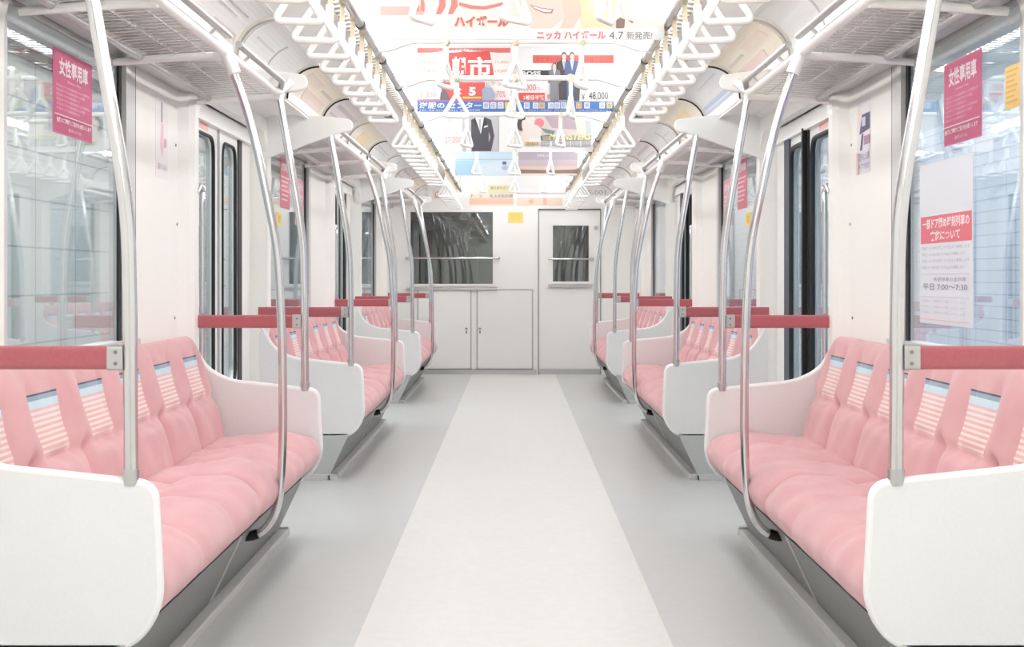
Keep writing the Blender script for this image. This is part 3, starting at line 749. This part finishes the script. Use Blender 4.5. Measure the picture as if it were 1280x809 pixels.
# row 1 : wide drink advertisement
s1 = 345.; pw = 355
p = Poster(pw, 126, pw/s1, (252, 252, 250))
T0 = 50-126
def q(x, y): return (x-475, y-T0)
p.rect(0, 0, pw, 113, (253, 250, 240))
p.poly([q(475, 8), q(530, 8), q(530, 19), q(475, 19)], (250, 190, 180))
for x in (519, 526, 533): p.poly([q(x, -20), q(x+5, -20), q(x+5, 15), q(x, 14)], (240, 138, 130))
for x in (546, 561): p.poly([q(x+4, -20), q(x+11, -20), q(x+11, 8), q(x+5, 18), q(x-1, 18), q(x+3, 6)], (240, 138, 130))
p.poly([q(574, 3), q(590, 7), q(606, 8), q(630, 3), q(631, 6), q(606, 12), q(588, 11), q(574, 7)], (240, 138, 130))
p.text('ハイボール', *q(568, 20), *q(636, 34), (236, 118, 110), .05)
p.rect(*q(643, -76), *q(822, 36), (254, 246, 240))
p.poly([q(655, -76), q(712, -76), q(712, 0), q(704, 24), q(690, 36), q(664, 36), q(656, 20)], (250, 226, 214))
p.poly([q(662, 6), q(676, 10), q(692, 12), q(690, 17), q(680, 17), q(668, 12)], (206, 120, 112))
p.poly([q(664, 7.5), q(676, 11), q(690, 13), q(688, 15.5), q(680, 15.5), q(669, 11)], WH)
p.poly([q(700, -10), q(722, -30), q(726, 20), q(716, 36), q(700, 36), q(706, 20)], (246, 214, 200))
p.poly([q(724, -30), q(770, -30), q(768, 36), q(726, 36)], (252, 232, 190))
p.ell(*q(748, 0), 17, 22, (253, 240, 206)); p.ell(*q(750, 0), 8, 22, (236, 240, 240))
p.poly([q(774, -20), q(822, -20), q(822, 36), q(780, 36), q(782, 26), q(776, 10)], (252, 232, 220))
p.poly([q(770, 26), q(775, 22), q(781, 25), q(780, 36), q(770, 36)], (140, 116, 106))
p.poly([q(784, 25), q(792, 27), q(790, 30)], (200, 110, 106))
p.rect(*q(475, 36), *q(830, 50), WH)
p.text('ニッカ ハイボール', *q(671, 39), *q(757, 50), (238, 126, 124), .04)
p.text('4.7', *q(761, 40), *q(779, 49.5), (110, 110, 110)); p.text('新発売!', *q(783, 40), *q(815, 49.5), (120, 120, 120))
o = p.done('hanging_poster', (-(642-475)/s1, 5.36, EYE+(348-T0)/s1), 0, 'wide hanging drink poster with red lettering and a smiling face, nearest and topmost', 'poster', 'posters hanging over the aisle')
hang_holder(o, 0, pw/s1, ZC-(EYE+(348-T0)/s1))
# row 2 left : market sale
s2 = 227.; yy2 = 8.15
def pos2(x0, w_, h, ytop): return
p = Poster(117, 83, 117/s2, (252, 240, 238)); ox, oy = 521, 57
def q(x, y): return (x-ox, y-oy)
p.rect(*q(522, 60), *q(638, 124), (254, 248, 246)); p.rect(*q(522, 60), *q(638, 66), (240, 124, 118))
p.poly([q(522, 68), q(580, 61), q(638, 68), q(638, 72), q(580, 64), q(522, 73)], WH)
p.text('大きな市場の大売出し', *q(556, 61), *q(604, 64.5), (110, 100, 100))
p.poly([q(558, 66), q(612, 64), q(618, 97), q(560, 97)], (234, 90, 86))
p.text('朝', *q(565, 71), *q(582, 97), WH, .03); p.text('市', *q(585, 71), *q(615, 97), WH, .03)
p.rect(*q(524, 68), *q(550, 97), (255, 250, 248)); p.rect(*q(617, 68), *q(637, 97), (255, 250, 248))
for a, b, c in ((528, 80, '5,800'), (528, 91, '7,800')): p.text(c, *q(a, b-4), *q(a+18, b), (240, 170, 140))
for a, b, c in ((619, 80, '12,800'), (619, 91, '19,800')): p.text(c, *q(a, b-4), *q(a+17, b), (240, 176, 150))
p.rect(*q(521, 98.5), *q(638, 101), (190, 190, 190))
p.rect(*q(522, 102), *q(551, 124), (255, 246, 246)); p.text('8,800', *q(526, 115), *q(545, 123), (238, 160, 150))
p.rect(*q(552, 103), *q(606, 126), (236, 96, 92)); p.text('スーツ', *q(554, 101), *q(566, 107), (70, 50, 50)); p.text('コート ジャケット', *q(574, 102), *q(634, 107), (226, 130, 126))
p.text('×', *q(567, 110), *q(577, 119), WH, .05); p.text('5', *q(586, 109), *q(595, 120), WH, .05); p.rect(*q(578, 121), *q(602, 123.5), (210, 216, 120))
p.poly([q(551, 116), q(556, 111), q(560, 118), q(563, 126), q(550, 126)], (120, 112, 122))
p.poly([q(602, 112), q(608, 108), q(615, 110), q(619, 118), q(618, 126), q(603, 126)], (170, 184, 206)); p.ell(*q(610, 108), 3, 2, (196, 204, 220))
p.text('70%', *q(621, 114), *q(632, 122), (236, 130, 126))
p.rect(*q(521, 125.5), *q(638, 127), (206, 120, 170)); p.rect(*q(522, 127), *q(638, 140), BLUE)
p.text('洋服の', *q(524, 128), *q(556, 136), WH, .03); p.text('センター', *q(560, 128), *q(602, 136), WH, .03)
for k_, ch in enumerate('銀座店'): p.rect(*q(604+k_*9, 128), *q(611.5+k_*9, 136), WH); p.text(ch, *q(605+k_*9, 129), *q(610.5+k_*9, 135), (80, 120, 200))
p.rect(*q(631, 128), *q(637, 136), (240, 232, 110)); p.text('TEL 03-3561-0041 営業時間', *q(524, 137), *q(600, 139.4), WH)
o = p.done('hanging_poster', (-(642-521)/s2, yy2, EYE+(348-57)/s2), 0, 'hanging sale poster with large white characters on red above a blue strip', 'poster', 'posters hanging over the aisle'); hang_holder(o, 0, 117/s2, ZC-(EYE+(348-57)/s2))
# row 2 right : suits
p = Poster(123, 83, 123/s2, (253, 252, 252)); ox, oy = 645, 57
p.rect(*q(666, 69), *q(767, 79), (240, 112, 106)); p.text('今どきのデキる スーツの着こなし', *q(669, 71), *q(760, 78), (200, 92, 60))
p.rect(*q(647, 88), *q(690, 97), (62, 66, 60)); p.text('BOSS', *q(652, 89), *q(676, 94.6), WH, .04); p.text('HUGO BOSS', *q(654, 95.2), *q(674, 96.8), WH)
p.rect(*q(645, 98.5), *q(768, 101), (206, 202, 204))
p.text('59,000', *q(646, 105), *q(670, 115), (234, 120, 116)); p.text('円～', *q(671, 109), *q(679, 115), (240, 170, 166))
p.rect(*q(648, 116), *q(681, 126), (238, 100, 88)); p.text('2着目半額', *q(654, 119), *q(680, 125), WH, .02)
p.rect(*q(684, 118), *q(687, 124), (240, 140, 130))
p.text('MAJIDE', *q(738, 91), *q(757, 96), (240, 200, 196)); p.text('￥', *q(727, 117), *q(731, 125), (60, 60, 62)); p.text('48,000', *q(736, 115), *q(760, 126), (84, 84, 88)); p.text('円', *q(761, 119), *q(766, 125), (190, 190, 190)); p.text('上下セット価格', *q(740, 111), *q(758, 113), (190, 180, 180))
p.person(706, 65-57+0-0, 62, (70, 66, 70), (60, 54, 52)) if False else None
p.person(705-ox, 65-oy, 60, (84, 78, 84), (84, 74, 70)); p.person(693-ox, 78-oy, 48.5, (140, 140, 146), (86, 76, 68)); p.person(715-ox, 65-oy, 61.5, (96, 112, 160), (112, 96, 84))
p.poly([q(723, 104), q(733, 106), q(733, 109), q(723, 112)], (170, 168, 172)); p.poly([q(718, 106), q(725, 108), q(724, 126.5), q(718, 126.5)], (96, 94, 98))
p.rect(*q(645, 127), *q(767, 140), BLUE)
for x, ch, c in ((655, '銀', WH), (666, '店', WH), (674, '新', (246, 206, 120)), (685, '池', WH), (693, '袋', WH), (701, '駅', WH), (709, '東', WH), (720, '口', (246, 206, 120)), (730, '横', WH), (749, '店', WH), (758, '本', (246, 222, 140))):
    p.rect(*q(x, 128.5), *q(x+7, 136), c); p.text(ch, *q(x+1, 129.5), *q(x+6, 135), (90, 130, 200))
p.text('03-3561-0041 西銀座店 03-5950-4141', *q(650, 137), *q(762, 139.4), (210, 224, 250))
o = p.done('hanging_poster', (-(642-645)/s2, yy2, EYE+(348-57)/s2), 0, 'hanging suit poster with men in suits above a blue strip', 'poster', 'posters hanging over the aisle'); hang_holder(o, 0, 123/s2, ZC-(EYE+(348-57)/s2))
# row 3
s3 = 184.; y3 = 10.05
p = Poster(92, 67, 92/s3, (250, 246, 246)); ox, oy = 551, 123
p.rect(*q(578, 123), *q(624, 190), (206, 206, 212)); p.rect(*q(552, 140), *q(578, 190), (254, 244, 244))
p.text('2着', *q(556, 148), *q(565, 154), (238, 190, 190)); p.text('スーツ', *q(556, 164), *q(573, 168), (238, 180, 180)); p.text('27,000', *q(556, 171), *q(577, 180), (238, 160, 160))
p.poly([q(589, 150), q(595, 147), q(607, 147), q(614, 150), q(618, 170), q(614, 189), q(590, 189), q(589, 170)], (84, 84, 94)); p.poly([q(594, 147), q(605, 147), q(601, 168)], WH)
p.poly([q(598.6, 149), q(601.4, 149), q(600.6, 164), q(599.6, 164)], (190, 190, 206)); p.poly([q(605, 158), q(610, 157), q(610, 158.5), q(605, 160)], WH); p.poly([q(611, 165), q(613, 172), q(611, 178)], (206, 206, 212))
p.poly([q(594, 147), q(600, 168), q(597, 160), q(591, 153)], (60, 60, 70)); p.poly([q(606, 147), q(601, 168), q(604, 160), q(609, 153)], (60, 60, 70)); p.rect(*q(583, 165), *q(589, 190), WH)
p.rect(*q(624, 123), *q(643, 190), (248, 250, 248))
o = p.done('hanging_poster', (-(642-551)/s3, y3, EYE+(348-123)/s3), 0, 'hanging poster with a headless charcoal suit jacket on grey', 'poster', 'posters hanging over the aisle'); hang_holder(o, 0, 92/s3, ZC-(EYE+(348-123)/s3))
p = Poster(96, 67, 96/s3, (252, 252, 252)); ox, oy = 645, 123
p.rect(*q(647, 140), *q(740, 172), (226, 214, 214)); p.poly([q(680, 145), q(722, 145), q(728, 163), q(690, 160)], (190, 172, 180)); p.poly([q(718, 145), q(735, 146), q(733, 170), q(722, 168)], (240, 238, 212)); p.poly([q(731, 150), q(739, 152), q(739, 170), q(733, 168)], (190, 196, 204))
p.ell(*q(651, 156), 4.5, 8, (90, 84, 84)); p.ell(*q(658, 156), 6, 9, (252, 236, 226)); p.ell(*q(665, 152), 5, 6, (248, 240, 236)); p.ell(*q(674, 154), 6, 6, (240, 140, 146)); p.ell(*q(654, 148), 3, 2.5, (60, 54, 54)); p.ell(*q(668, 165), 9, 9, (246, 240, 232)); p.ell(*q(656, 172), 6, 8, (250, 234, 224))
p.poly([q(676, 160), q(694, 164), q(692, 168), q(682, 166)], (120, 150, 140)); p.poly([q(676, 170), q(690, 168), q(696, 175), q(676, 176)], (110, 122, 100))
p.rect(*q(678, 170), *q(739, 176), (172, 170, 150)); p.text('MONSTERS', *q(686, 167), *q(739, 175), (240, 236, 190), .03, .25); p.rect(*q(656, 177.5), *q(674, 182), (222, 196, 140)); p.text('2016.6.3', *q(658, 178), *q(672, 181.5), (70, 60, 50))
for a in (676, 690, 701, 714, 727): p.rect(*q(a, 177), *q(a+11, 183), (176, 176, 178)); p.text('4.7 発売', *q(a+1, 178), *q(a+10, 181.5), WH)
o = p.done('hanging_poster', (-(642-645)/s3, y3, EYE+(348-123)/s3), 0, 'hanging film poster with a crowd of pale figures and yellow capital letters', 'poster', 'posters hanging over the aisle'); hang_holder(o, 0, 96/s3, ZC-(EYE+(348-123)/s3))
# row 4
s4 = 149.; y4 = 12.4
p = Poster(74, 54, 74/s4, (236, 246, 252)); ox, oy = 569, 166
p.rect(*q(569, 186), *q(643, 220), (206, 230, 246)); p.rect(*q(569, 201), *q(595, 219), (176, 214, 240)); p.poly([q(600, 206), q(643, 198), q(643, 220), q(596, 220)], (222, 238, 248)); p.rect(*q(569, 199), *q(643, 200), (190, 196, 200)); p.rect(*q(628, 202), *q(633, 206), (110, 112, 160)); p.ell(*q(631, 210), 4, 3, (190, 196, 226))
o = p.done('hanging_poster', (-(642-569)/s4, y4, EYE+(348-166)/s4), 0, 'hanging pale blue sky poster', 'poster', 'posters hanging over the aisle'); hang_holder(o, 0, 74/s4, ZC-(EYE+(348-166)/s4))
p = Poster(74, 54, 74/s4, (200, 190, 200)); ox, oy = 648, 166
p.rect(*q(648, 166), *q(722, 200), (188, 178, 190)); p.rect(*q(648, 200), *q(722, 208), (206, 190, 198)); p.rect(*q(648, 208), *q(722, 214), (232, 206, 190)); p.poly([q(648, 212), q(690, 213), q(722, 212), q(722, 217), q(648, 217)], (150, 126, 116)); p.rect(*q(648, 217), *q(722, 220), (250, 236, 226)); p.text('ONE LIFE', *q(671, 193), *q(690, 196), WH)
o = p.done('hanging_poster', ((648-642)/s4, y4, EYE+(348-166)/s4), 0, 'hanging dusk landscape poster in mauve and orange', 'poster', 'posters hanging over the aisle'); hang_holder(o, 0, 74/s4, ZC-(EYE+(348-166)/s4))
# row 5
s5 = 125.; y5 = 14.8
p = Poster(62, 45, 62/s5, (252, 252, 250)); ox, oy = 580, 198
p.rect(*q(610, 231), *q(642, 242), (250, 242, 200)); p.text('優先席付近では', *q(613, 233), *q(640, 237), (130, 124, 90)); p.rect(*q(580, 222), *q(600, 238), (254, 246, 238))
o = p.done('hanging_poster', ((580-642)/s5, y5, EYE+(348-198)/s5), 0, 'hanging white poster with a yellow notice box, farthest left', 'poster', 'posters hanging over the aisle'); hang_holder(o, 0, 62/s5, ZC-(EYE+(348-198)/s5))
p = Poster(62, 45, 62/s5, (253, 253, 253)); ox, oy = 645, 198
p.rect(*q(647, 241.5), *q(707, 242.5), (196, 196, 196)); p.rect(*q(650, 205), *q(700, 236), (250, 250, 248))
o = p.done('hanging_poster', ((645-642)/s5, y5, EYE+(348-198)/s5), 0, 'hanging blank white poster, farthest right', 'poster', 'posters hanging over the aisle'); hang_holder(o, 0, 62/s5, ZC-(EYE+(348-198)/s5))
# end wall posters and stickers
def endp(x0, y0, x1, y1, bg): return Poster(x1-x0, y1-y0, (x1-x0)/111., bg, .004, .9)
def enddone(p, x0, y0, name, label, cat): return p.done(name, (ex(x0), YE-.004, ez(y0)), 0, label, cat)
p = endp(587, 241, 642, 257, (252, 232, 216)); p.rect(0, 7, 55, 14, (250, 206, 180)); p.rect(25, 1, 54, 6, (190, 176, 168)); p.text('東京メトロ', 28, 1.5, 50, 5.5, WH); p.text('F', 2, 2, 5, 6, (150, 150, 150)); p.text('S', 12, 1, 16, 6, (170, 170, 170)); enddone(p, 587, 241, 'wall_poster', 'low peach strip poster above the end wall window', 'poster')
p = endp(646, 247, 703, 257, (252, 228, 212)); p.ell(18, 5, 3, 3, (248, 196, 150)); p.rect(33, 1, 37, 9, (248, 190, 168)); enddone(p, 646, 247, 'wall_poster', 'low peach strip poster above the cab door', 'poster')
p = endp(635, 265, 654, 279, (255, 236, 160)); p.rect(1, 1, 18, 13, (255, 226, 130)); p.text('非常', 4, 3, 15, 10, (246, 210, 110)); enddone(p, 635, 265, 'sticker', 'small yellow sticker on the end wall beside the cab door', 'sticker')
p = endp(541, 238, 554, 249, (252, 236, 236)); p.ell(6.5, 5.5, 4, 4, (226, 110, 116)); p.ell(6.5, 5.5, 3, 3, WH); p.poly([(3.6, 8), (4.4, 8.6), (9.4, 3), (8.6, 2.4)], (226, 110, 116)); enddone(p, 541, 238, 'sticker', 'small red no-smoking sticker high on the end wall', 'sticker')
p = endp(530, 234, 537, 247, (250, 250, 250)); p.text('ニ', 1, 1, 5, 4, (120, 120, 120)); p.text('ニ', 1, 8, 5, 11, (120, 120, 120)); enddone(p, 530, 234, 'sticker', 'tiny white text sticker left of the no-smoking sticker', 'sticker')
p = endp(726, 237, 760, 245, (246, 246, 246)); p.text('05-001', 3, 1, 31, 6.5, (170, 170, 170)); enddone(p, 726, 237, 'number_plate', 'small white number plate high on the end wall at the right', 'sign')

# side wall posters; placed by wall distance and height
def side_poster(s, ya, yb, z0, z1, bg, off=.0, pw=100):
    ph = pw*(z1-z0)/(yb-ya); p = Poster(pw, ph, yb-ya, bg, .0008, .95); p.s, p.ya, p.yb, p.z1, p.off = s, ya, yb, z1, off; return p
XG = XW+.0085
def side_done(p, name, label, cat, wallx=XG):
    x = p.s*(wallx-p.off)
    return p.done(name, (x, p.ya if p.s < 0 else p.yb, p.z1), pi/2 if p.s < 0 else -pi/2, label, cat)
XG = XW+.0085
def wo(s, label, ya, yb, z0, z1):
    p = side_poster(s, ya, yb, z0, z1, (214, 98, 142)); H = p.ph
    p.rect(1.5, 1.5, 98.5, H-1.5, (206, 84, 130)); p.text('女性専用車', 14, H*.08, 88, H*.30, (250, 236, 242), .03)
    p.text('Women Only', 34, H*.33, 68, H*.37, (246, 214, 226))
    for k in range(6): p.text('平日ダイヤの朝始発から中野駅方面'[:15-(k % 3)*2], 6, H*(.41+k*.055), 92-(k % 3)*14, H*(.445+k*.055), (244, 200, 218))
    p.rect(1.5, H*.77, 98.5, H*.785, (248, 226, 234)); p.text('皆様のご理解とご協力をお願いします', 6, H*.81, 94, H*.87, WH, .02); p.text('東京メトロ', 34, H*.91, 66, H*.955, (250, 226, 236))
    side_done(p, 'window_sticker', label, 'sticker', XG)
wo(-1, 'pink notice sticker high on the nearest left window', 4.43, 4.84, 1.52, 1.775)
wo(1, 'crimson notice sticker high on the nearest right window', 4.36, 4.74, 1.50, 1.76)
p = side_poster(1, 3.9+.13, 4.15, 1.55, 1.67, (250, 214, 130)); H = p.ph
for k in range(7): p.rect(8, H*(.1+k*.12), 90-(k % 3)*12, H*(.14+k*.12), (232, 186, 90))
side_done(p, 'window_sticker', 'yellow sticker on the nearest right window at the frame edge', 'sticker', XG)
p = side_poster(1, 4.44, 5.02, .93, 1.46, (224, 229, 236)); H = p.ph
p.rect(2, H*.33, 98, H*.50, (226, 110, 124)); p.text('一部ドア閉め時刻列車の', 6, H*.345, 94, H*.41, (255, 240, 242), .02); p.text('実施について', 22, H*.425, 78, H*.485, (255, 240, 242), .02)
for k in range(4): p.text('平成二十八年三月二十六日より実施します', 5, H*(.52+k*.04), 95-(k % 2)*8, H*(.54+k*.04), (176, 180, 194))
p.rect(4, H*.69, 96, H*.693, (190, 194, 206)); p.text('平日 7:00～7:30', 8, H*.75, 92, H*.79, (130, 134, 150)); p.text('各駅停車の全列車', 30, H*.71, 90, H*.735, (150, 154, 170)); p.rect(4, H*.83, 96, H*.833, (190, 194, 206))
for k in range(3): p.text('お客様のご理解をお願いいたします', 5, H*(.85+k*.035), 90, H*(.865+k*.035), (190, 194, 206))
p.rect(4, H*.97, 96, H*.974, (240, 180, 190)); side_done(p, 'window_notice', 'tall white notice with a red heading on the nearest right window', 'notice', XG)
# small posters on the pillars
p = side_poster(1, 5.68, 5.90, 1.49, 1.78, (236, 232, 240)); H = p.ph
p.rect(0, 0, 100, H, (238, 234, 242)); p.poly([(10, H*.1), (30, H*.05), (40, H*.3), (14, H*.35)], (246, 226, 220)); p.poly([(40, H*.2), (98, H*.2), (98, H*.42), (20, H*.46)], (44, 40, 96)); p.rect(40, H*.24, 66, H*.36, (206, 208, 226)); p.poly([(40, H*.46), (52, H*.46), (40, H*.68), (26, H*.68)], (46, 42, 96)); p.rect(56, H*.5, 98, H*.62, (180, 130, 160)); p.text('足もと注意', 20, H*.72, 96, H*.82, (130, 130, 170)); p.rect(0, H*.7, 16, H, (246, 206, 200)); p.text('ドア付近', 20, H*.86, 96, H*.94, (150, 150, 190))
side_done(p, 'wall_poster', 'small navy and lilac poster on the pillar by the first right doorway', 'poster', XW-.001)
p = side_poster(-1, 5.66, 5.86, 1.47, 1.78, (246, 242, 242)); H = p.ph
p.poly([(44, H*.05), (54, H*.05), (54, H*.3), (44, H*.3)], (150, 136, 144)); p.poly([(42, H*.3), (60, H*.32), (66, H*.6), (50, H*.74), (36, H*.6)], (246, 208, 214)); p.ell(76, H*.55, 10, 10, (236, 176, 186)); p.text('駆け込み', 14, H*.82, 90, H*.90, (190, 186, 196))
side_done(p, 'wall_poster', 'small pale pink poster on the pillar by the first left doorway', 'poster', XW-.001)
# stickers on farther windows
for s in (-1, 1):
    for i, (ya, z1, c, nm) in enumerate(((8.75, 1.80, (226, 120, 138), 'pink notice sticker on the middle %s window'), (9.35, 1.72, (238, 170, 180), 'rose notice sheet on the middle %s window'))):
        p = side_poster(s, ya, ya+.36, z1-.30, z1, c); H = p.ph
        p.text('女性専用車' if i == 0 else 'お知らせ', 12, H*.08, 88, H*.26, WH, .02)
        for k in range(6): p.rect(8, H*(.36+k*.09), 90-(k % 3)*10, H*(.39+k*.09), (248, 222, 228))
        side_done(p, 'window_sticker', nm % SIDE[s], 'sticker', XG)
    p = side_poster(s, 8.62, 8.78, 1.39, 1.47, (250, 222, 120)); p.rect(8, 8, 92, p.ph-8, (246, 206, 90)); p.text('注意', 20, p.ph*.25, 80, p.ph*.75, (200, 150, 60))
    side_done(p, 'window_sticker', 'small yellow warning sticker on the middle %s window' % SIDE[s], 'sticker', XG)
    p = side_poster(s, 6.5, 6.85, 1.76, 1.84, (246, 190, 186)); p.text('開くドアにご注意', 8, p.ph*.25, 92, p.ph*.75, (226, 110, 110))
    side_done(p, 'door_sticker', 'pale red strip sticker on top of the near leaf of the first %s door' % SIDE[s], 'sticker', XW+.044)
    p = side_poster(s, 5.62, 5.64, 1.0, 1.02, (150, 150, 150)) if False else None
# screws on the pillars
for s in (-1, 1):
    for k, (y, z) in enumerate(((6.0, 1.62), (6.02, 1.30), (5.98, .92))):
        tag(MB().tube([(s*(XW+.002), y, z), (s*(XW-.003), y, z)], .006, SCREW, 8).build('screw_head'), 'small grey screw head on the %s pillar before the first doorway, %s one' % (SIDE[s], ['top', 'middle', 'bottom'][k]), 'screw', 'screw heads on the pillars')
